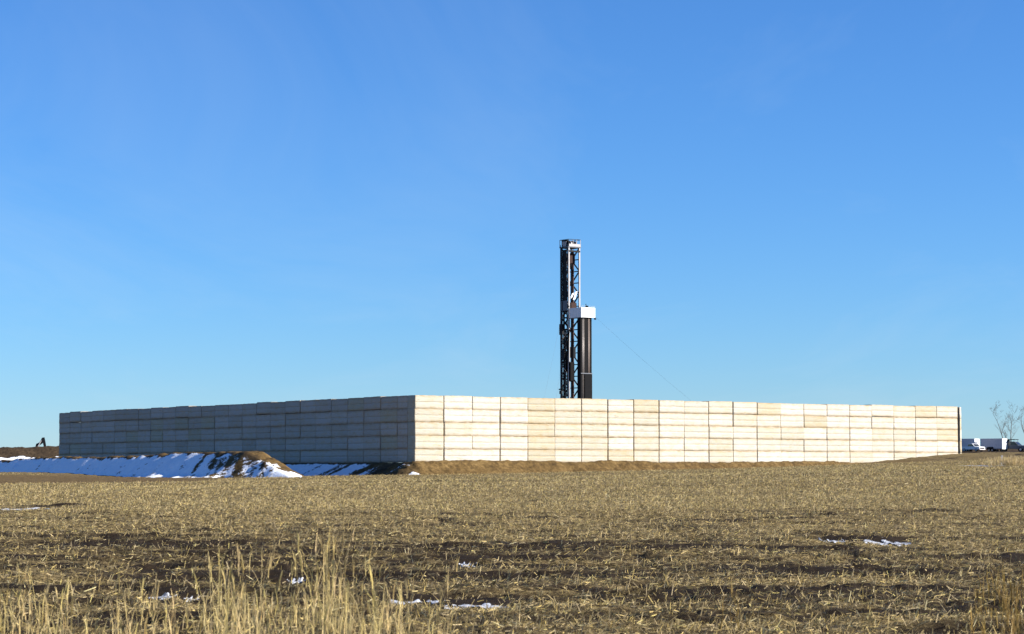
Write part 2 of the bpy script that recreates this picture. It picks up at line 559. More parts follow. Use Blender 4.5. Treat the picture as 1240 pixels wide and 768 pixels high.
# the field is cut down to bed level under the pad so that it never shows through it
gu, gv = to_uv(GX, GY)
inside = sstep(0.9, 2.2, gu) * sstep(0.9, 2.2, gv) * (1 - sstep(76, 82, gu)) * (1 - sstep(86, 92, gv))
GZ = GZ * (1 - inside) + np.minimum(GZ, PAD_Z - 0.6) * inside
nr, na = GX.shape
idx = np.arange(nr * na).reshape(nr, na)
Q = np.stack([idx[:-1, :-1], idx[:-1, 1:], idx[1:, 1:], idx[1:, :-1]], -1).reshape(-1, 4)[:, ::-1]
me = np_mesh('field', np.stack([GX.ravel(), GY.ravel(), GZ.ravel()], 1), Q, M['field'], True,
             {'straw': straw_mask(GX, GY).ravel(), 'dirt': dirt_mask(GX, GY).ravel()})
field = tag(link_mesh('field', me), 'broad harvested crop field of dark soil and pale stubble', kind='structure')


# ------------------------------------------------------------------ pad, banks and spoil heaps
def grid_mesh(name, PX, PY, PZ, mat, attrs, smooth=True):
    n0, n1 = PX.shape
    ix = np.arange(n0 * n1).reshape(n0, n1)
    q = np.stack([ix[:-1, :-1], ix[1:, :-1], ix[1:, 1:], ix[:-1, 1:]], -1).reshape(-1, 4)
    return np_mesh(name, np.stack([PX.ravel(), PY.ravel(), PZ.ravel()], 1), q, mat, smooth, {k: v.ravel() for k, v in attrs.items()})


def build_pad():
    # height profile by distance outside the wall faces
    us = np.concatenate([np.arange(-9, 3, 0.14), np.arange(3, 70, 0.22), np.arange(70, 82, 1.5)])
    vs = np.concatenate([np.arange(-9, 3, 0.16), np.arange(3, 82, 0.25), np.arange(82, 96, 2.0)])
    UU, VV = np.meshgrid(us, vs, indexing='ij')
    X = corner.x + UU * U.x + VV * Vv.x; Y = corner.y + UU * U.y + VV * Vv.y
    out = np.maximum(np.maximum(-UU, -VV), np.maximum(UU - WLEN_R - 4, VV - WLEN_L - 4))
    both = (UU < 0) & (VV < 0)
    out = np.where(both, np.hypot(UU, VV), out)
    rill = 0.17 * fbm((UU + 0.55 * VV) / 0.50, (VV - UU * 0.6) / 3.0, 3, 91) + 0.10 * fbm(X / 1.6, Y / 1.6, 3, 95)
    z = PAD_Z - 0.03 - np.clip(out - 0.55, 0, 9) * 0.62
    z = z + rill * sstep(0.3, 1.2, out) + 0.05 * vnoise(X / 0.7, Y / 0.7, 97) + 0.09 * np.abs(vnoise(X / 0.42, Y / 0.42, 98)) * sstep(0.2, 0.6, out)
    # loose ridge pushed up against the foot of the lit wall
    z = z + (0.16 + 0.14 * fbm(UU / 3.5, VV / 9, 3, 99)) * np.exp(-((VV + 0.55) / 0.5) ** 2) * (UU > -0.5)
    z = np.minimum(z, PAD_Z + 0.30)
    on_left = sstep(0.2, 0.9, -UU) * (VV > -1.5)
    streak = fbm((VV + 0.9 * UU) / 0.9, (UU - 0.3 * VV) / 5.0, 3, 101)
    snow = on_left * np.clip(0.72 + 0.55 * streak - 0.55 * np.exp(-((VV - 1.0) / 4.5) ** 2), 0, 1) * sstep(0.4, 0.9, out)
    spot = np.exp(-((UU + 1.6) / 0.9) ** 2 - ((VV + 2.0) / 0.55) ** 2)
    snow = np.maximum(snow, spot)
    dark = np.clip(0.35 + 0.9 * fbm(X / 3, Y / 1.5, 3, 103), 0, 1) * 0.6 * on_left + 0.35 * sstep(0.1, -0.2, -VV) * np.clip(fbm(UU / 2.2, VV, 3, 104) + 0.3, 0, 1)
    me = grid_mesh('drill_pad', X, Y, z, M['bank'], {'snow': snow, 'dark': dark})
    return tag(link_mesh('drill_pad', me), 'raised earth pad with sloping banks under the bale walls', kind='structure')
build_pad()


def mound(name, axis0, axis_dir, length, prof_in, prof_out, crest, snow_f, dark_f, label, tail0=7.0, tail1=12.0, steps=0.22, seed=1, end_slope=0.42):
    """bank along axis_dir; its camera side is axis_dir turned left (outwards). crest(t) -> height of crest"""
    t = np.arange(-tail0, length + tail1, steps * 1.6); s = np.arange(-prof_in, prof_out, steps)
    T, S = np.meshgrid(t, s, indexing='ij')
    d = Vector(axis_dir).normalized(); o = Vector((-d.y, d.x, 0))
    wob = 0.5 * fbm(T / 9, T * 0, 3, seed)
    X = axis0[0] + d.x * T + o.x * (S + wob); Y = axis0[1] + d.y * T + o.y * (S + wob)
    g = base_z(X, Y)
    top = crest(T)
    side = np.where(S > 0, np.minimum((S - 0.75) * 0.70, 2.0 + (S - 3.6) * 0.18), (-S - 0.75) * 0.55)
    end = np.maximum(np.maximum(-T, T - length), 0) * end_slope
    rill = 0.16 * fbm((T + 0.8 * S) / 0.7, S / 5.0, 3, seed + 5) + 0.13 * fbm(X / 1.4, Y / 1.4, 4, seed + 7) + 0.07 * np.abs(vnoise(X / 0.45, Y / 0.45, seed + 9))
    z = top - np.clip(side, 0, 50) - end + rill
    z = np.maximum(z, g - 0.7)
    me = grid_mesh(name, X, Y, z, M['bank'], {'snow': snow_f(T, S, z - g), 'dark': dark_f(T, S, z - g)})
    return tag(link_mesh(name, me), label, kind='structure')


# the long snow-streaked bank that runs beside the shaded wall
b0 = uv(-13.5, 5.0)
def crest1(T):
    return 1.6 + 1.95 + 0.15 * vnoise(T / 11, T * 0, 5) - 0.006 * T
def snow1(T, S, h):
    st = fbm((T + 1.1 * S) / 0.55, S / 7.0, 4, 201) + 0.35 * fbm(T / 0.5, S / 0.5, 3, 202)
    c = 0.76 + 0.52 * st - 0.34 * np.exp(-((T + 1) / 7.0) ** 2) + 0.25 * fbm(T / 3, S / 1.2, 3, 209)
    c = c * sstep(-9.5, -8.0, T + 0.35 * S)
    c = np.where(S > -0.9 * sstep(0, -4, -np.abs(T) * (T < 0)), c, 0.15)
    c = c * sstep(0.55, 1.25, S + 0.25 * st + 1.3 * sstep(1.0, 5.0, -T))
    c = c * (1 - 0.85 * sstep(5.6, 6.8, S + 0.9 * vnoise(T / 1.3, S / 2, 203)))
    return np.clip(c, 0, 1)
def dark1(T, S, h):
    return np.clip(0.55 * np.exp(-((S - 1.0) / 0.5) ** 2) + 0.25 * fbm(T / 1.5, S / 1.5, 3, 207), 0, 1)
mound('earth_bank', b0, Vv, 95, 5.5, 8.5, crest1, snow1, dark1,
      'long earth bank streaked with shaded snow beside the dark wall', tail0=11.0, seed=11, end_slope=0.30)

# spoil heap beyond the far end of the shaded wall
h0 = at(95, 550, 318)
def crest2(T):
    return 5.35 - 0.028 * T + 0.18 * vnoise(T / 7, T * 0, 8)
def snow2(T, S, h):
    c = 0.80 * sstep(2.4, 2.9, S + 0.35 * fbm(T / 1.6, S / 2, 3, 221)) * sstep(2, 5, T + 2 * vnoise(T / 2, S, 223))
    c = np.maximum(c, 0.9 * np.exp(-((T - 2.6 - 0.45 * (S - 3)) / 0.6) ** 2) * sstep(2.4, 3.0, S))
    return np.clip(c, 0, 1)
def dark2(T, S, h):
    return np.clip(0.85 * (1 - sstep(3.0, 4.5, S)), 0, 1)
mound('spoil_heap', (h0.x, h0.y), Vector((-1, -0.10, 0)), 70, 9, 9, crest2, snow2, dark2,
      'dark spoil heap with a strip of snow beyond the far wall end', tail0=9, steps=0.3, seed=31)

# road bank that carries the parked vehicles
def build_road():
    d = Vector((1, -0.42, 0)).normalized(); o = Vector((-d.y, d.x, 0))
    T, S = np.meshgrid(np.arange(-80, 160, 1.0), np.concatenate([np.arange(-9, -3, 0.4), np.arange(-3, 26, 2.0), np.arange(26, 34, 0.8)]), indexing='ij')
    c = at(1200, 547, 505)
    X = c.x + d.x * T + o.x * S; Y = c.y + d.y * T + o.y * S
    z = c.z - np.clip(-S - 3.2, 0, 20) * 0.85 + 1.0 * sstep(12, 18, S) - np.clip(S - 26, 0, 20) * 0.3 + 0.10 * fbm(X / 4, Y / 3, 3, 301)
    me = grid_mesh('road_bank', X, Y, z, M['bank'], {'snow': np.zeros_like(X), 'dark': np.where(S < -2.6, 1.0, 0.6) + 0.3 * fbm(X / 6, Y / 2, 2, 303)})  # front slope coloured darkest: its shade is put into the earth colour
    tag(link_mesh('road_bank', me), 'low dark earth road bank with shade painted on its front slope, under the parked vehicles', kind='structure')
    return c, d, o
ROAD_C, ROAD_D, ROAD_O = build_road()

# ------------------------------------------------------------------ bale walls
def bale_mesh(L, H, D, seed, mat):
    """pressed bale: soft edges, a string groove along the middle of each long side, bulging faces"""
    r = random.Random(seed)
    b, g = 0.016, 0.016
    h2, d2 = H / 2, D / 2
    side = [(-h2 + b, 0.0), (-h2 * 0.62, 0.005), (-h2 * 0.3, 0.005), (-g * 1.8, 0.004), (0, -0.022), (g * 1.8, 0.004), (h2 * 0.3, 0.005), (h2 * 0.62, 0.005), (h2 - b, 0.0)]
    prof = [(-d2 - o, z) for z, o in side] + [(-d2 + b, h2), (0, h2 + 0.01), (d2 - b, h2)]
    prof += [(d2 + o, z) for z, o in reversed(side)] + [(d2 - b, -h2), (0, -h2), (-d2 + b, -h2)]
    edge_p = []
    for (y, z) in prof:
        e = 0.85 if (abs(z) > h2 - b * 0.5) else (0.7 if abs(z) < 0.01 else 0.0)
        if abs(z) < h2 and abs(abs(z) - h2 + b) < 1e-6: e = 0.75
        edge_p.append(e)
    xs = [-L / 2, -L / 2 + 0.025, -L / 2 + 0.10] + [-L / 2 + L * k / 9 for k in range(1, 9)] + [L / 2 - 0.10, L / 2 - 0.025, L / 2]
    n = len(prof); V = []; E = []
    bul = [r.uniform(-0.016, 0.02) for _ in range(len(xs))]
    sag = [r.uniform(-0.014, 0.014) for _ in range(len(xs))]
    for i, x in enumerate(xs):
        endk = i in (0, len(xs) - 1)
        for j, (y, z) in enumerate(prof):
            k = 0.972 if endk else (0.995 if i in (1, len(xs) - 2) else 1.0)
            jit = 0.0 if endk else r.uniform(-0.012, 0.012)
            yy = y * k + (math.copysign(bul[i] + jit, y) if abs(y) > 0.3 and not endk else 0)
            V.append((x + (r.uniform(-0.01, 0.01) if endk else 0), yy, z * k + sag[i]))
            E.append(max(edge_p[j] * (0.3 if endk else 1), 0.25 if endk else (0.3 if i in (1, len(xs) - 2) else 0)))
    Fs = []
    for i in range(len(xs) - 1):
        for j in range(n):
            Fs.append((i * n + j, (i + 1) * n + j, (i + 1) * n + (j + 1) % n, i * n + (j + 1) % n))
    Fs.append(tuple(range(n))); Fs.append(tuple((len(xs) - 1) * n + j for j in range(n))[::-1])
    me = bpy.data.meshes.new('bale')
    me.from_pydata(V, [], Fs); me.update()
    a = me.attributes.new('edge', 'FLOAT', 'POINT'); a.data.foreach_set('value', np.array(E, np.float32))
    me.polygons.foreach_set('use_smooth', [True] * len(me.polygons))
    me.materials.append(mat)
    return me


BALES = [bale_mesh(1.0 * 3.0, BH, BD, s, M['bale']) for s in range(8)]
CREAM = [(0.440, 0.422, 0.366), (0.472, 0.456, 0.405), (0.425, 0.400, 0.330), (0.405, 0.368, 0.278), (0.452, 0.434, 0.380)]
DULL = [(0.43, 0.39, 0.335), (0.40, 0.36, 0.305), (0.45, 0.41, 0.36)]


def place_bale(root, u, v, course, along_u, length, tone, rr):
    o = link_mesh('bale', BALES[rr.randrange(8)], root)
    o.location = (u, v, BH * (course + 0.5) + rr.uniform(-0.012, 0.012) + (rr.uniform(-0.03, 0.05) if course == 4 else 0))
    flip = rr.choice((0, math.pi))
    o.rotation_euler = (rr.uniform(-0.010, 0.010), rr.uniform(-0.007, 0.007), (0 if along_u else math.pi / 2) + flip + rr.uniform(-0.006, 0.006))
    o.scale = (length / 3.0, 1, 0.995)
    k = rr.uniform(0.95, 1.04)
    o.color = (tone[0] * k, tone[1] * k, tone[2] * k, 1)
    return o


rr = random.Random(5)
lit = empty('bale_wall', corner, TH)
tag(lit, 'long sunlit wall of pale cream straw bales stacked five high', 'wall')
WIDE = {1: 0.13, 3: 0.11, 6: 0.06, 7: 0.12, 8: 0.12, 9: 0.12, 11: 0.10, 12: 0.10, 13: 0.05, 17: 0.05}
TONE = {0: 2, 1: 1, 2: 1, 3: 4, 4: 3, 5: 2, 6: 2, 7: 1, 8: 2, 9: 4, 10: 4, 11: 2}
for i in range(NR):
    gap = WIDE.get(i, 0.012) / 2 + WIDE.get(i + 1, 0.012) / 2
    sh = (WIDE.get(i, 0.012) - WIDE.get(i + 1, 0.012)) / 4
    for c in range(5):
        base = CREAM[TONE.get(i, rr.choice((0, 1, 2, 4)))] if rr.random() < 0.72 else rr.choice(CREAM)
        place_bale(lit, (i + 0.5) * LR + sh + rr.uniform(-0.02, 0.02), BD / 2 + rr.uniform(-0.035, 0.035), c, True, LR - gap * 0.75, base, rr)

shade = empty('bale_wall', corner, TH)
tag(shade, 'long shaded dark wall of stacked straw bales running left from the corner', 'wall')
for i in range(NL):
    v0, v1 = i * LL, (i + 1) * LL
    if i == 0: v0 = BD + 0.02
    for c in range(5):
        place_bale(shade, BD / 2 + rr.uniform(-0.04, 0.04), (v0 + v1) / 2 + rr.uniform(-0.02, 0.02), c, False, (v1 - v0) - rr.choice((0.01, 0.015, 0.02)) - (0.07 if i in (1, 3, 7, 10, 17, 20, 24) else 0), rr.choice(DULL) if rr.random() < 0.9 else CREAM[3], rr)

# return wall behind the right-hand end: only the ends of its bales look out past the lit wall
ret = empty('bale_wall', corner, TH)
tag(ret, 'pale bale column peeping out past the far right end of the sunlit wall', 'wall')
for i in range(4):
    for c in range(5):
        b_ = place_bale(ret, WLEN_R + 0.46, 0.06 + (i + 0.5) * LL, c, False, LL - 0.05, rr.choice(CREAM), rr)
        b_.scale.y = 0.26
post = empty('wall_post', uv(WLEN_R + 0.135, 0.16), TH)
tag(post, 'dark upright post at the far right end of the sunlit bale wall', 'post')
MB().beam((0, 0, -0.5), (0, 0, 5.85), 0.19, 0.2).build('shaft', M['black_rubber'], post)
MB().box((-0.12, -0.14, 5.85), (0.12, 0.14, 5.9)).build('cap_plate', M['dark_steel'], post)

# ------------------------------------------------------------------ drilling rig
def build_rig():
    D0 = 285.0
    o = at(689.0, 483, D0)
    root = empty('drilling_rig', (o.x, o.y, PAD_Z), TH)
    tag(root, 'tall dark lattice drilling rig mast with white board box and racked pipe', 'drilling rig')
    def hz(y): return at(689, y, D0).z - PAD_Z
    top, sub = hz(299.5), 6.4
    W = 1.55
    P = lambda name, mb, mat, par=root, sm=False: mb.build(name, M[mat], par, sm)
    # substructure and floor
    for (x, y) in ((-0.9, -3.0), (2.4, -3.0), (-0.9, 2.8), (2.4, 2.8)):
        P('substructure_leg', MB().beam((x, y, 0), (x, y, sub - 0.3), 0.35), 'dark_steel')
    for y in (-3.0, 2.8):
        P('substructure_brace', MB().beam((-0.9, y, 0.3), (2.4, y, sub - 0.4), 0.16), 'dark_steel')
        P('substructure_brace', MB().beam((2.4, y, 0.3), (-0.9, y, sub - 0.4), 0.16), 'dark_steel')
    P('rig_floor', MB().box((-1.5, -3.6, sub - 0.3), (3.0, 3.4, sub)), 'mid_steel')
    # legs: sunlight put into the colour, front pair paler than the back pair
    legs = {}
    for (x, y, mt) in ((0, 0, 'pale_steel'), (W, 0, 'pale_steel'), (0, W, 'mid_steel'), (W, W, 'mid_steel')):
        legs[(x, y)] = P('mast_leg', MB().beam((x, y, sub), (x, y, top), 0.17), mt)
    zs = list(np.linspace(sub, top, 15))
    faces = [((0, 0), (W, 0), 'dark_steel', 'front'), ((0, 0), (0, W), 'dark_steel', 'left'), ((W, 0), (W, W), 'dark_steel', 'right'), ((0, W), (W, W), 'dark_steel', 'back')]
    for (a, b, mt, side) in faces:
        for k in range(len(zs) - 1):
            z0, z1 = zs[k], zs[k + 1]
            if side != 'front':
                P('girt', MB().beam((*a, z1), (*b, z1), 0.11), mt)
                if k % 2 == 0: P('brace', MB().beam((*a, z0), (*b, z1), 0.12), mt)
                else: P('brace', MB().beam((*b, z0), (*a, z1), 0.12), mt)
                if side == 'left':
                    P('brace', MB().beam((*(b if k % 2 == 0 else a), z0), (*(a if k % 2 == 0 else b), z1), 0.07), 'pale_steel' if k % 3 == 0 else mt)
    # closed panels and cable trays on the shaded side
    P('cable_tray', MB().box((-0.13, 0.28, hz(378)), (-0.09, 1.05, hz(302))), 'dark_steel')
    P('cable_tray', MB().box((-0.16, 1.15, hz(376)), (-0.12, 1.5, hz(318))), 'dark_steel')
    P('side_panel', MB().box((-0.12, 0.10, hz(376)), (-0.18, 1.45, hz(364))), 'mid_steel')
    # climbing ladder with rungs
    lad = P('ladder', MB().beam((-0.20, 1.02, sub), (-0.20, 1.02, hz(296)), 0.05).beam((-0.20, 1.38, sub), (-0.20, 1.38, hz(296)), 0.05), 'dark_steel')
    mb = MB()
    for k in range(60):
        z = sub + 0.2 + k * (top - sub) / 61
        mb.beam((-0.20, 1.02, z), (-0.20, 1.38, z), 0.03)
    r_ = P('ladder_rungs', mb, 'mid_steel', lad); r_['kind'] = 'stuff'
    # crown
    cr = P('crown_platform', MB().box((-0.15, -0.15, top), (W + 0.15, W + 0.15, top + 0.12)), 'mid_steel')
    P('crown_beam', MB().box((-0.05, -0.10, top - 0.55), (W + 0.05, 0.12, top - 0.35)), 'dark_steel')
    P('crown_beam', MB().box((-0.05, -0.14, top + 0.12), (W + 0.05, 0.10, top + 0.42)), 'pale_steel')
    for k in range(4):
        x = 0.25 + 0.35 * k
        P('crown_sheave', MB().tube([(x - 0.07, 0.6, top + 0.40), (x + 0.07, 0.6, top + 0.40)], 0.42, 18), 'pale_steel' if k % 2 else 'dark_steel')
    for (x, y) in ((-0.1, -0.1), (W + 0.1, -0.1), (-0.1, W + 0.1), (W + 0.1, W + 0.1), (0.55, -0.1), (1.1, -0.1), (-0.1, 0.75)):
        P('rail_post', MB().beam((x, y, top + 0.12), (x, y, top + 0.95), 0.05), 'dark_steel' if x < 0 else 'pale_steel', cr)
    for (a, b) in (((-0.1, -0.1), (W + 0.1, -0.1)), ((-0.1, -0.1), (-0.1, W + 0.1)), ((W + 0.1, -0.1), (W + 0.1, W + 0.1)), ((-0.1, W + 0.1), (W + 0.1, W + 0.1))):
        P('hand_rail', MB().beam((*a, top + 0.95), (*b, top + 0.95), 0.06), 'dark_steel', cr)
    P('gin_pole', MB().beam((0.0, 1.3, top + 0.1), (0.0, 1.3, hz(290.5)), 0.12).beam((0, 1.3, hz(291)), (0.0, 0.2, hz(291)), 0.16), 'dark_steel')
    P('crown_cover', MB().box((-0.12, 0.45, top + 0.15), (0.02, 1.15, top + 0.75), 0.02), 'pale_steel')
    # hoisting gear inside the mast
    P('travelling_block', MB().box((0.28, 0.45, hz(319)), (1.32, 1.05, hz(306)), 0.1), 'red_oxide')
    P('block_hook', MB().tube([(0.8, 0.75, hz(325)), (0.8, 0.75, hz(319))], [0.14, 0.3], 10), 'dark_steel')
    for x in (0.45, 0.65, 0.95, 1.15):
        P('hoist_line', MB().tube([(x, 0.72, hz(307)), (x, 0.72, top)], 0.022, 6), 'wire')
    P('guide_rail', MB().beam((1.18, 0.85, sub), (1.18, 0.85, top - 0.4), 0.16, 0.34), 'red_oxide')
    P('guide_rail', MB().beam((0.20, 1.25, sub), (0.20, 1.25, top - 0.4), 0.12, 0.2), 'dark_steel')
    P('stand_pipe', MB().tube([(0.55, 1.4, sub), (0.55, 1.4, hz(398))], 0.09, 8), 'pipe_steel')
    P('top_drive', MB().box((0.38, 0.35, hz(462)), (1.15, 1.00, hz(438)), 0.12), 'black_rubber')
    P('top_drive_motor', MB().tube([(0.7, 0.2, hz(433)), (0.7, 0.2, hz(420))], 0.36, 12), 'dark_steel')
    pts = [(0.45, 0.5, hz(434)), (0.1, 0.1, hz(452)), (-0.05, -0.15, hz(462)), (0.0, -0.1, hz(440)), (0.3, 0.9, hz(415)), (0.55, 1.35, hz(400))]
    P('kelly_hose', MB().tube(pts, 0.07, 8), 'black_rubber', sm=True)
    pts = [(-0.1, -0.15, hz(400)), (-0.25, 0.0, hz(430)), (-0.18, 0.3, hz(450)), (0.0, 0.5, hz(425))]
    P('service_loop', MB().tube(pts, 0.10, 8), 'black_rubber', sm=True)
    P('escape_line_reel', MB().box((-0.35, 0.9, hz(405)), (-0.05, 1.5, hz(392)), 0.03), 'dark_steel')
    P('tong_counterweight', MB().box((-0.3, 0.5, hz(436)), (-0.05, 1.0, hz(424)), 0.03), 'dark_steel')
    P('floodlight', MB().box((-0.42, 1.0, hz(477)), (-0.18, 1.4, hz(473)), 0.03), 'dark_steel')
    P('floodlight', MB().box((-0.42, 1.0, hz(472)), (-0.18, 1.5, hz(470.5)), 0.01), 'dark_steel')
    for k, (y0, y1) in enumerate(((354, 362), (352, 363))):
        P('tail_sheet', MB().add([(0.15 + 0.5 * k, 0.05, hz(y1)), (0.45 + 0.5 * k, 0.02, hz(y1 - 1)), (0.85 + 0.45 * k, 0.0, hz(y0)), (0.55 + 0.45 * k, 0.04, hz(y0 + 1)),
                                  (0.15 + 0.5 * k, 0.10, hz(y1)), (0.45 + 0.5 * k, 0.07, hz(y1 - 1)), (0.85 + 0.45 * k, 0.05, hz(y0)), (0.55 + 0.45 * k, 0.09, hz(y0 + 1))],
                                 [(0, 1, 2, 3), (4, 5, 6, 7), (0, 1, 5, 4), (1, 2, 6, 5), (2, 3, 7, 6), (3, 0, 4, 7)]), 'white_paint')
    P('board_winch', MB().box((0.30, 0.15, hz(374)), (1.3, 0.75, hz(366)), 0.08), 'red_oxide')
    # racking board with its wind walls
    bz0, bz1 = hz(385.5), hz(373.5)
    x1, y0, y1 = 2.02, -2.50, -0.12
    P('board_floor', MB().box((0.06, y0 + 0.06, bz0 + 0.02), (x1 - 0.06, y1 - 0.06, bz0 + 0.10)), 'dark_steel')
    P('wind_wall', MB().box((0.0, y0 + 0.055, bz0), (0.05, y1, bz1)), 'white_paint')['label'] = 'shaded grey wind wall'
    P('wind_wall', MB().box((0.0, y0, bz0), (x1, y0 + 0.05, bz1)), 'white_paint')['label'] = 'bright white sunlit wind wall'
    P('wind_wall', MB().box((x1 - 0.05, y0 + 0.055, bz0), (x1, y1, bz1)), 'white_paint')
    P('corner_trim', MB().beam((-0.03, y0 - 0.02, bz0 - 0.04), (-0.03, y0 - 0.02, bz1 + 0.04), 0.07), 'white_paint')
    P('diving_board', MB().box((0.7, -1.9, bz0 + 0.15), (1.0, 0.1, bz0 + 0.22)), 'mid_steel')
    P('board_lamp', MB().beam((0.80, y0 + 0.1, bz1), (0.72, y0 + 0.1, bz1 + 0.42), 0.06).box((0.68, y0 - 0.05, bz1 + 0.02), (1.0, y0 + 0.2, bz1 + 0.2), 0.03), 'black_rubber')
    for s in (0.1, 1.45):
        P('board_strut', MB().beam((s, 0.0, bz0 - 1.5), (s, -2.2, bz0 + 0.02), 0.10), 'dark_steel')
    # racked drill pipe: two banks and the dark shrouds around them
    ptop = bz0 + 0.9
    mid = hz(453)
    p_me = [MB().tube([(0, 0, sub), (0, 0, ptop)], 0.075, 8).mesh('drill_pipe', M[m], True) for m in ('pipe_steel', 'pipe_rust')]
    for b, xs in enumerate(((0.36, 0.52), (1.20, 1.36))):
        for ix, x in enumerate(xs):
            for iy in range(4):
                q = link_mesh('drill_pipe', p_me[(b + (ix + iy) % 3 // 2) % 2], root)
                q.location = (x, -2.22 + 0.16 * iy + 0.02 * (ix % 2), 0)
    P('pipe_shroud', MB().box((0.04, -2.30, sub), (0.27, -1.62, bz0 - 0.05)), 'black_rubber')
    P('pipe_shroud', MB().box((0.61, -2.24, sub), (1.11, -1.62, bz0 - 0.05)), 'black_rubber')
    P('pipe_shroud', MB().box((1.45, -2.30, sub), (1.64, -1.62, bz0 - 0.05)), 'black_rubber')
    P('finger_bar', MB().box((0.0, -2.42, mid - 0.05), (1.66, -2.36, mid + 0.05)), 'mid_steel')
    P('pipe_apron', MB().box((0.61, -2.36, sub), (1.66, -2.31, mid - 0.08)), 'black_rubber')
    for (x, y, za, zb, rr_) in ((-0.12, 0.12, 480, 300, 0.035), (-0.12, 0.22, 480, 340, 0.03), (1.67, 0.1, 480, 305, 0.03), (0.35, -0.02, 420, 330, 0.025), (1.0, 1.5, 470, 300, 0.03)):
        P('cable', MB().tube([(x, y, hz(za)), (x + 0.05, y + 0.03, hz((za * 2 + zb) / 3)), (x - 0.03, y, hz((za + zb * 2) / 3)), (x, y, hz(zb))], rr_, 6), 'black_rubber', sm=True)
    for (x, y, yy) in ((-0.16, -0.1, 372.5), (1.95, -2.56, 388), (0.1, -2.56, 388)):
        P('floodlight', MB().box((x - 0.12, y - 0.10, hz(yy)), (x + 0.12, y + 0.06, hz(yy) + 0.22), 0.03), 'dark_steel')
    P('hand_rail', MB().beam((0.02, y0 + 0.02, bz1 + 0.16), (x1 - 0.02, y0 + 0.02, bz1 + 0.16), 0.03), 'pale_steel')
    # guy lines
    def guy(p, q):
        p = root.matrix_basis.inverted() @ p; q = root.matrix_basis.inverted() @ q
        pts = []
        for k in range(13):
            t = k / 12
            a = p.lerp(q, t); a.z -= 4 * t * (1 - t) * 0.45
            pts.append(a)
        P('guy_line', MB().tube(pts, 0.0055, 6), 'wire')
    bpy.context.view_layer.update()
    root_m = root.matrix_basis
    guy(at(721, 384, 282), Vector((*at(935, 560, 262).xy, PAD_Z)))
    guy(at(682, 372, 286), Vector((*at(640, 560, 262).xy, PAD_Z)))
    guy(at(681, 430, 286.5), Vector((*at(660, 520, 272).xy, PAD_Z)))
build_rig()

# ------------------------------------------------------------------ excavator behind the spoil heap
def build_excavator():
    g = at(52, 560, 345)
    gz = float(base_z(np.array(g.x), np.array(345.0)))
    root = empty('excavator', (g.x - 1.15, g.y, gz), math.radians(8))
    tag(root, 'excavator working behind the dark spoil heap, only its bent arm showing', 'excavator')
    for y in (-1.15, 1.15):
        prof = [(-1.7, 0), (1.7, 0), (2.0, 0.4), (1.7, 0.85), (-1.7, 0.85), (-2.0, 0.4)]
        MB().prism(prof, y - 0.28, y + 0.28).build('track', M['black_rubber'], root)
    MB().box((-2.3, -1.2, 0.95), (1.2, 1.2, 1.9), 0.12).build('house', M['machine_paint'], root)
    c = MB().prism([(0.1, 1.9), (1.25, 1.9), (1.3, 2.4), (0.95, 2.85), (0.1, 2.85)], -1.15, -0.2).build('cab', M['machine_paint'], root)
    MB().prism([(0.25, 2.0), (1.2, 2.0), (1.22, 2.4), (0.93, 2.72), (0.25, 2.72)], -1.17, -1.155).build('window', M['glass'], c)
    zt = at(52, 530.5, 345).z - gz
    # boom: two-segment bent arm, thick at the knee
    bm = [(-0.55, 1.7), (-0.10, 1.6), (0.55, zt - 1.1), (1.05, zt - 0.75), (1.25, zt - 0.05), (0.92, zt), (0.75, zt - 0.55), (0.15, zt - 0.85)]
    MB().prism(bm, -0.22, 0.22).build('boom', M['dark_steel'], root)
    st = [(0.95, zt + 0.05), (1.3, zt + 0.1), (1.42, zt - 0.4), (1.75, zt - 2.3), (1.45, zt - 2.3), (1.05, zt - 0.5)]
    MB().prism(st, -0.16, 0.16).build('stick', M['dark_steel'], root)
    bk = [(1.35, zt - 2.2), (1.85, zt - 2.2), (2.1, zt - 2.9), (1.6, zt - 3.3), (1.0, zt - 3.0)]
    MB().prism(bk, -0.5, 0.5).build('bucket', M['dark_steel'], root)
    MB().tube([(0.2, -0.3, zt - 1.6), (0.85, -0.3, zt - 0.35)], 0.08).build('hydraulic_ram', M['pale_steel'], root)
build_excavator()

# ------------------------------------------------------------------ vehicles on the road bank
def road_pt(px, s):
    """point on the road top below photo column px, s metres behind its front edge"""
    Dg = 505 + s
    p = at(px, 547, Dg)
    T = (p.x - ROAD_C.x) * ROAD_D.x + (p.y - ROAD_C.y) * ROAD_D.y
    return Vector((p.x, p.y, ROAD_C.z))


WHEEL = {}
def wheel(parent, x, y, r=0.40, w=0.26):
    key = (r, w)
    if key not in WHEEL:
        t = MB().tube([(0, -w / 2, 0), (0, -w / 2 + 0.04, 0), (0, w / 2 - 0.04, 0), (0, w / 2, 0)], [r * 0.9, r, r, r * 0.9], 18).mesh('tyre', M['black_rubber'])
        h = MB().tube([(0, -w / 2 - 0.015, 0), (0, w / 2 + 0.015, 0)], [r * 0.52, r * 0.52], 12).mesh('rim', M['grey_paint'])
        WHEEL[key] = (t, h)
    t = link_mesh('tyre', WHEEL[key][0], parent); t.location = (x, y, r)
    h = link_mesh('rim', WHEEL[key][1], t)
    return t


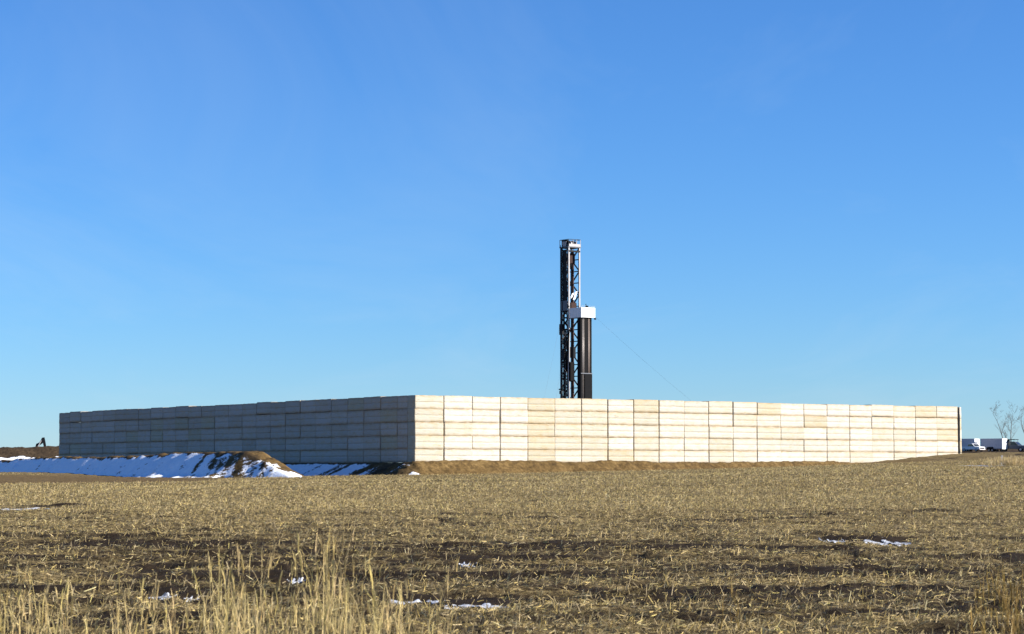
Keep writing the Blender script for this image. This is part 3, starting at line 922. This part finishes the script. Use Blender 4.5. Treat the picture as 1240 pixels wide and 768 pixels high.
def cargo_trailer(px, s, rz, L, Wd, H, side_mat, end_mat, label):
    """box trailer; local -Y is its long camera-left side, +X its end"""
    p = road_pt(px, s)
    root = empty('cargo_trailer', p, rz)
    tag(root, label, 'trailer', 'trailers parked on the road bank')
    z0 = 0.5
    MB().box((-L / 2, -Wd / 2, z0), (L / 2, Wd / 2, H), 0.04).build('body', M[side_mat], root)
    MB().box((L / 2 + 0.003, -Wd / 2 + 0.04, z0 + 0.05), (L / 2 + 0.04, Wd / 2 - 0.04, H - 0.05)).build('end_door', M[end_mat], root)
    MB().box((-L / 2 - 0.02, -Wd / 2 - 0.02, H), (L / 2 + 0.045, Wd / 2 + 0.02, H + 0.05)).build('roof', M['white_paint'], root)
    MB().box((-L / 2 + 0.2, -Wd / 2 - 0.012, z0 + 0.05), (L / 2 - 0.2, -Wd / 2 - 0.003, z0 + 0.14)).build('side_rail', M['dark_steel'], root)
    f = MB().prism([(-0.95, z0), (0.55, z0), (0.55, z0 + 0.38), (0.35, z0 + 0.52), (-0.75, z0 + 0.52), (-0.95, z0 + 0.38)], -Wd / 2 - 0.16, -Wd / 2 - 0.005).build('wheel_arch', M['dark_steel'], root)
    for x in (-0.55, 0.2):
        for y in (-Wd / 2 + 0.10, Wd / 2 - 0.10): wheel(root, x, y, 0.36, 0.22)
    MB().beam((-L / 2, 0, z0 - 0.05), (-L / 2 - 1.1, 0, z0 - 0.05), 0.1).build('drawbar', M['dark_steel'], root)
    MB().beam((-L / 2 - 1.0, 0, z0 - 0.1), (-L / 2 - 1.0, 0, 0), 0.07).build('jack_stand', M['dark_steel'], root)
    for y in (-Wd / 2 + 0.12, Wd / 2 - 0.12):
        MB().box((L / 2 + 0.042, y - 0.06, z0 + 0.1), (L / 2 + 0.06, y + 0.06, z0 + 0.22)).build('tail_lamp', M['red_oxide'], root)
    return root


def pickup(px, s, rz, label, body, cat='truck', canopy=False, k=1.0, hood=None):
    p = road_pt(px, s)
    root = empty('pickup_truck', p, rz)
    tag(root, label, cat, 'trucks parked on the road bank')
    L = 5.6 * k
    prof = [(-2.8, 0.55), (2.75, 0.5), (2.8, 0.95), (2.6, 1.12), (1.35, 1.2), (0.75, 1.75), (0.5, 1.84), (-0.55, 1.84), (-0.85, 1.2), (-2.8, 1.2)]
    MB().prism([(x * k, z * k) for x, z in prof], -0.95 * k, 0.95 * k).build('body', M[body], root)
    sw = [(1.22, 1.22), (0.72, 1.70), (-0.5, 1.72), (-0.7, 1.22)]
    for sgn in (-1, 1):
        y = sgn * 0.953 * k
        MB().prism([(x * k, z * k) for x, z in sw], min(y, y + sgn * 0.012), max(y, y + sgn * 0.012)).build('side_window', M['glass'], root)
    ws = MB().add([(1.32 * k, -0.82 * k, 1.24 * k), (1.32 * k, 0.82 * k, 1.24 * k), (0.80 * k, 0.76 * k, 1.72 * k), (0.80 * k, -0.76 * k, 1.72 * k),
                   (1.36 * k, -0.82 * k, 1.26 * k), (1.36 * k, 0.82 * k, 1.26 * k), (0.84 * k, 0.76 * k, 1.74 * k), (0.84 * k, -0.76 * k, 1.74 * k)],
                  [(0, 1, 2, 3), (4, 5, 6, 7), (0, 1, 5, 4), (1, 2, 6, 5), (2, 3, 7, 6), (3, 0, 4, 7)])
    ws.build('windscreen', M['glass'], root)
    MB().box((2.79 * k, -0.7 * k, 0.62 * k), (2.84 * k, 0.7 * k, 0.92 * k)).build('grille', M['dark_steel'], root)
    for y in (-0.82, 0.82):
        MB().box((2.78 * k, (y - 0.1) * k, 0.74 * k), (2.85 * k, (y + 0.1) * k, 0.94 * k)).build('headlight', M['lamp'], root)
    MB().box((2.76 * k, -0.95 * k, 0.42 * k), (2.95 * k, 0.95 * k, 0.6 * k)).build('bumper', M['grey_paint'], root)
    if hood:
        MB().prism([(x * k, z * k) for x, z in ((1.3, 1.19), (2.62, 1.10), (2.83, 0.95), (2.83, 0.6), (2.72, 0.6), (2.60, 1.05), (1.3, 1.14))], -0.97 * k, 0.97 * k).build('white_hood', M[hood], root)
    if canopy:
        MB().box((-2.75 * k, -0.98 * k, 1.22 * k), (-0.9 * k, 0.98 * k, 2.15 * k), 0.06).build('dark_canopy', M['dark_steel'], root)
        MB().box((-2.8 * k, -1.05 * k, 2.16 * k), (0.75 * k, 1.05 * k, 2.28 * k), 0.03).build('roof_rack', M['dark_steel'], root)
        for x in (-2.6, -0.6, 0.6):
            for y in (-0.98, 0.98):
                MB().beam((x * k, y * k, 1.8 * k if x > -0.7 else 1.2 * k), (x * k, y * k, 2.17 * k), 0.05).build('rack_post', M['dark_steel'], root)
    for x in (-1.75, 1.8):
        for y in (-0.82, 0.82): wheel(root, x * k, y * k, 0.40 * k, 0.26 * k)
    return root


cargo_trailer(1172, 8, math.radians(-38), 4.3, 2.3, 2.75, 'grey_paint', 'white_paint', 'grey box trailer with white end nearest the bale wall, behind a white pickup')
pickup(1178, 2.6, math.radians(-52), 'white pickup truck parked in front of the trailer beside the bale wall', 'white_paint', k=0.92)
cargo_trailer(1203.5, 4, math.radians(-38), 5.0, 2.4, 2.72, 'grey_paint', 'white_paint', 'grey box trailer with bright white end left of the dark roofed truck')
pickup(1226.5, 4, math.radians(-32), 'white fronted truck with dark canopy and roof rack by bare trees', 'mid_steel', canopy=True, k=1.16, hood='white_paint')
pickup(1248, 4, math.radians(-32), 'dark truck cut off by the right edge of the picture', 'dark_steel', k=1.1)

# ------------------------------------------------------------------ bare trees
def bare_tree(px, D, top_y, seed, trunks, label):
    r = random.Random(seed)
    g = at(px, 548, D)
    gz = float(base_z(np.array(g.x), np.array(float(D)))) - 0.15
    root = empty('bare_tree', (g.x, g.y, gz))
    tag(root, label, 'tree', 'bare trees beyond the vehicles')
    Ht = at(px, top_y, D).z - gz
    tw = MB()

    def branch(p, d, L, rad, lev):
        pts, rs = [p], [rad]
        n = 4
        for k in range(n):
            d = (d + Vector((r.uniform(-.16, .16), r.uniform(-.16, .16), r.uniform(-.02, .14)))).normalized()
            p = p + d * (L / n); pts.append(p); rs.append(max(rad * (1 - 0.62 * (k + 1) / n), 0.010))
        tw.tube(pts, rs, 5 if lev else 7, False)
        if lev >= 5 or L < 0.35: return
        for k in range(1, n + 1):
            for _ in range(2 if k == n or lev < 3 else 1):
                a = r.uniform(0, 2 * math.pi)
                sd = Vector((math.cos(a), math.sin(a), r.uniform(-0.1, 0.7))).normalized()
                nd = (d * 0.62 + sd * 0.85).normalized()
                if r.random() < 0.62: branch(pts[k], nd, L * r.uniform(0.38, 0.62), rs[k] * 0.55, lev + 1)
    for t, (dx, lean, frac) in enumerate(trunks):
        tb = MB(); pts, rs = [], []
        for k in range(7):
            f = k / 6
            pts.append(Vector((dx + lean * f * f * Ht * frac, 0.3 * t, f * Ht * frac * 0.62)))
            rs.append(0.15 * (1 - 0.5 * f))
        tb.tube(pts, rs, 8, True).build('trunk', M['bark'], root, True)
        d = (pts[-1] - pts[-2]).normalized()
        branch(pts[-1], d, Ht * frac * 0.40, rs[-1], 1)
        for k in (3, 4, 5):
            a = r.uniform(0, 6.28)
            branch(pts[k], Vector((math.cos(a) * 0.8, math.sin(a) * 0.8, 1)).normalized(), Ht * frac * r.uniform(.24, .40), rs[k] * 0.5, 2)
    o = tw.build('crown', M['bark'], root, True)
bare_tree(1221.5, 575, 500, 3, ((-0.9, -0.10, 1.0), (0.5, 0.02, 0.97)), 'bare tree with two thin trunks rising behind the dark roofed truck')
bare_tree(1246, 570, 502, 9, ((0.0, -0.12, 1.0),), 'bare leafless tree at the right edge of the picture')

# ------------------------------------------------------------------ snow left in the field
def snow_patch(k, label):
    sx, sy, hw, hd = SNOW_W[k]
    n, m = 90, 18
    t = np.linspace(-1, 1, n); q = np.linspace(-1, 1, m)
    T, S = np.meshgrid(t, q, indexing='ij')
    X = sx + T * hw * 1.08
    wid = hd * np.clip(1 - T ** 2, 0, 1) ** 0.4 * (0.80 + 0.5 * vnoise(T * 5 + k * 7, T * 0, 401))
    Y = sy + S * wid + hd * 0.3 * vnoise(T * 3 + k * 5, T * 0, 403)
    zg = ground_z(X, Y)
    grow = 1.0 if sy < 100 else 2.5
    thick = (0.018 + 0.014 * vnoise(X / 0.10, Y / 0.2, 405)) * grow
    thick = thick * (1 - S ** 4) - 0.004 + (0.06 if sy > 150 else 0)
    ix = np.arange(n * m).reshape(n, m)
    q4 = np.stack([ix[:-1, :-1], ix[1:, :-1], ix[1:, 1:], ix[:-1, 1:]], -1)
    hole = fbm(X / (hw * 0.16), Y / (hd * 0.7), 3, 407 + k) - 0.55 * np.maximum(np.abs(S), np.abs(T)) ** 3
    q4 = q4[hole[:-1, :-1] > -0.30].reshape(-1, 4)                    # melted through: ragged, broken streaks
    me = np_mesh('snow_patch', np.stack([(X - sx).ravel(), (Y - sy).ravel(), (zg + thick - zg.mean()).ravel()], 1), q4, M['snow'], True)
    o = link_mesh('snow_patch', me); o.location = (sx, sy, float(zg.mean()))
    tag(o, label, 'snow', 'snow patches left in the field')
for k, lb in enumerate((
        'thin snow strip in the furrow just right of the tall grass, its left half',
        'longest thin snow strip in the near furrow, right of the tall grass',
        'small isolated white snow patch above the near furrow strip',
        'small dull snow patch among the tall grass tops',
        'short snow strip in shade at left, behind the tall grass',
        'tiny snow sliver at right end of the left furrow strip',
        'faint snow sliver left of the right-hand field snow strip',
        'bright snow strip in a dark furrow at the right of the field',
        'bluish snow patch at the left edge of the field below the bank',
        'blue shaded snow patch beyond the wall end by the marker post')):
    snow_patch(k, lb)

# ------------------------------------------------------------------ marker post and tuft near the right edge
def marker():
    x, y = at(1213, 560, 190).x, 190.0
    z = float(ground_z(np.array(x), np.array(y)))
    root = empty('marker_post', (x, y, z - 0.05), 0.2)
    tag(root, 'small pale marker post beside the tan grass tuft at right', 'marker post')
    MB().beam((0, 0, 0), (0.02, 0, 0.82), 0.07).build('post', M['pale_steel'], root)
    MB().box((-0.10, -0.10, 0.06), (0.16, 0.10, 0.40), 0.03).build('housing', M['white_paint'], root)
    MB().box((-0.06, -0.04, 0.82), (0.10, 0.04, 0.90), 0.01).build('cap', M['pale_steel'], root)
marker()


# ------------------------------------------------------------------ straw litter and grasses
def litter(n, name, dmin, dmax, label):
    # distances drawn so that the number per square metre falls off with distance
    e = 0.6
    t = rng.random(n)
    D = (dmin ** e + t * (dmax ** e - dmin ** e)) ** (1 / e)
    a = np.radians(rng.uniform(-15.5, 15.5, n))
    X, Y = D * np.sin(a), D * np.cos(a)
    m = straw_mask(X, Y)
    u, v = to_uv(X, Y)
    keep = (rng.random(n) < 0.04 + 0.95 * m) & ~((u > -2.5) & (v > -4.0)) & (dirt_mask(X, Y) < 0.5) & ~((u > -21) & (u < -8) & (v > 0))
    for (sx, sy, hw, hd) in SNOW_W:
        keep &= ~((np.abs(X - sx) < hw) & (np.abs(Y - sy) < hd * 1.1))
    X, Y, D = X[keep], Y[keep], D[keep]
    n = len(X)
    Z = ground_z(X, Y)
    L = rng.gamma(2.0, 0.023, n) + 0.022
    L *= 1 + 0.9 * sstep(40, 150, D)
    stand = rng.random(n) < 0.45
    az = rng.uniform(0, 2 * math.pi, n)
    az = np.where(rng.random(n) < 0.4, rng.normal(0, 0.5, n), az)
    el = np.where(stand, rng.uniform(0.45, 1.5, n), rng.normal(0.10, 0.30, n))
    L = np.where(stand, np.minimum(L * 1.15, 0.16), L)
    W = rng.uniform(0.0035, 0.0105, n) * (1 + 1.3 * sstep(50, 170, D))
    dx, dy, dz = np.cos(az) * np.cos(el), np.sin(az) * np.cos(el), np.sin(el)
    # width vector: partly upright so the leaf shows its face
    q = rng.normal(0, 1, (n, 3)); d = np.stack([dx, dy, dz], 1)
    w = np.cross(d, q); w /= np.linalg.norm(w, axis=1, keepdims=True) + 1e-9
    c = np.stack([X, Y, Z + np.where(stand, -0.01, 0.02 + 0.02 * rng.random(n))], 1)
    p0 = np.where(stand[:, None], c, c - d * (L / 2)[:, None]); p1 = np.where(stand[:, None], c + d * L[:, None], c + d * (L / 2)[:, None])
    ww = w * (W / 2)[:, None]
    V = np.stack([p0 - ww, p0 + ww, p1 + ww * 0.7, p1 - ww * 0.7], 1).reshape(-1, 3)
    Qd = np.arange(4 * n).reshape(n, 4)
    g = np.clip(rng.normal(0.95, 0.60, n), 0.12, 2.1)
    hue = rng.random(n)
    col = np.stack([0.375 * g, (0.274 + 0.02 * hue) * g, (0.085 + 0.085 * hue) * g, np.ones(n)], 1)
    me = np_mesh(name, V, Qd, M['straw'], False, {'tint': np.repeat(np.clip(col, 0, 0.7), 4, 0)})
    return tag(link_mesh(name, me), label, 'stubble', kind='stuff')
litter(1150000, 'crop_stubble', 17, 240, 'pale dry crop stubble and straw litter over the field')


def grass(name, roots, hmin, hmax, label, cat, tint, heads=True, leaf=2, wmul=1.0):
    Vs, Qs, Cs = [], [], []
    n0 = 0
    for (x, y) in roots:
        z = float(ground_z(np.array(x), np.array(y)))
        h = hmin + (hmax - hmin) * random.random() ** 1.3
        az = random.uniform(0, 2 * math.pi); ben = random.uniform(0.02, 0.34) * h
        g = random.uniform(0.7, 1.2)
        col = (tint[0] * g, tint[1] * g * random.uniform(0.94, 1.03), tint[2] * g * random.uniform(0.8, 1.1), 1)
        def strip(base, h, az, ben, w, k=5, taper=0.6, cc=col):
            nonlocal n0
            fa = random.uniform(0, math.pi)
            wx, wy = math.cos(fa) * w / 2, math.sin(fa) * w / 2
            vs = []
            for j in range(k + 1):
                f = j / k
                bx, by = math.cos(az) * ben * f * f, math.sin(az) * ben * f * f
                s = 1 - taper * f
                p = (base[0] + bx, base[1] + by, base[2] + h * f)
                vs += [(p[0] - wx * s, p[1] - wy * s, p[2]), (p[0] + wx * s, p[1] + wy * s, p[2])]
            Vs.extend(vs); Cs.extend([cc] * len(vs))
            for j in range(k):
                a = n0 + 2 * j; Qs.append((a, a + 1, a + 3, a + 2))
            n0 += len(vs)
            return p
        tip = strip((x, y, z - 0.02), h, az, ben, 0.0055 * wmul)
        if heads:
            for _ in range(3):
                strip((tip[0] - math.cos(az) * 0.02, tip[1] - math.sin(az) * 0.02, tip[2] - random.uniform(0.10, 0.2)), random.uniform(0.10, 0.19), az + random.uniform(-.8, .8), 0.03, 0.011 * wmul, 3, 0.7)
        for _ in range(leaf):
            f = random.uniform(0.0, 0.55)
            strip((x + math.cos(az) * ben * f * f, y + math.sin(az) * ben * f * f, z + h * f * 0.98), h * random.uniform(0.25, 0.5), random.uniform(0, 6.28), h * random.uniform(0.08, 0.35), 0.008 * wmul, 4, 0.85)
    me = np_mesh(name, np.array(Vs), np.array(Qs), M['grass'], False, {'tint': np.array(Cs)})
    return tag(link_mesh(name, me), label, cat, kind='stuff')


# clumps given by the column they rise from and how high they reach in the picture
CL = [(20, 700, 26), (50, 705, 30), (95, 690, 26), (150, 700, 20), (175, 720, 30), (200, 735, 20), (235, 745, 26), (262, 690, 40), (290, 672, 50), (308, 700, 36), (330, 735, 22),
      (385, 655, 46), (400, 660, 46), (420, 725, 26), (435, 675, 34), (455, 715, 30), (470, 700, 30), (505, 705, 24), (525, 720, 16), (345, 745, 20), (130, 735, 24), (60, 735, 40), (280, 735, 50), (5, 720, 25), (-40, 715, 40), (-90, 700, 30)]
roots = []
for (px, ty, cnt) in CL:
    for _ in range(int(cnt * 0.55)):
        D = random.uniform(17.5, 24.0)
        p = at(px + random.gauss(0, 17), 760, D)
        roots.append((p.x, D, ty))
grp = {}
for (x, y, ty) in roots: grp.setdefault(ty, []).append((x, y))
allr = []
# one object; heights vary by clump
def tall_grass():
    global allr
    Vs = []
    objs = []
    for ty, rs in grp.items():
        hh = float(np.mean([at(300, ty, y).z - ground_z(np.array(x), np.array(y)) for x, y in rs]))
        objs.append((rs, hh))
    return objs
tg = tall_grass()
GV = []
for rs, hh in tg:
    GV.append(grass('tall_grass', rs, hh * 0.28, hh * 1.2, 'tall golden dry grass in the foreground at left', 'grass', (0.54, 0.42, 0.185)))
# join the clumps into a single object
ob0 = GV[0]
with bpy.context.temp_override(active_object=ob0, object=ob0, selected_objects=GV, selected_editable_objects=GV):
    bpy.ops.object.join()
ob0.name = 'tall_grass'

# dry weeds: lower right corner, and the tan tuft round the marker post
wr = []
for _ in range(70):
    D = random.uniform(20, 30); px = 1245 - abs(random.gauss(0, 34))
    p = at(px, 740, D); wr.append((p.x, D))
for _ in range(5):
    D = random.uniform(22, 25); p = at(882 + random.gauss(0, 7), 750, D); wr.append((p.x, D))
grass('dry_weeds', wr, 0.12, 0.5, 'low golden brown weeds in the lower right corner', 'weeds', (0.27, 0.18, 0.055), heads=True, leaf=4)
wr = []
for _ in range(900):
    D = random.uniform(186, 200); px = random.gauss(1222, 14)
    p = at(px, 560, D); wr.append((p.x, D))
grass('dry_tuft', wr, 0.25, 0.75, 'tan dry grass tuft around the marker post at the right edge', 'grass', (0.52, 0.41, 0.22), heads=True, leaf=3, wmul=4.0)
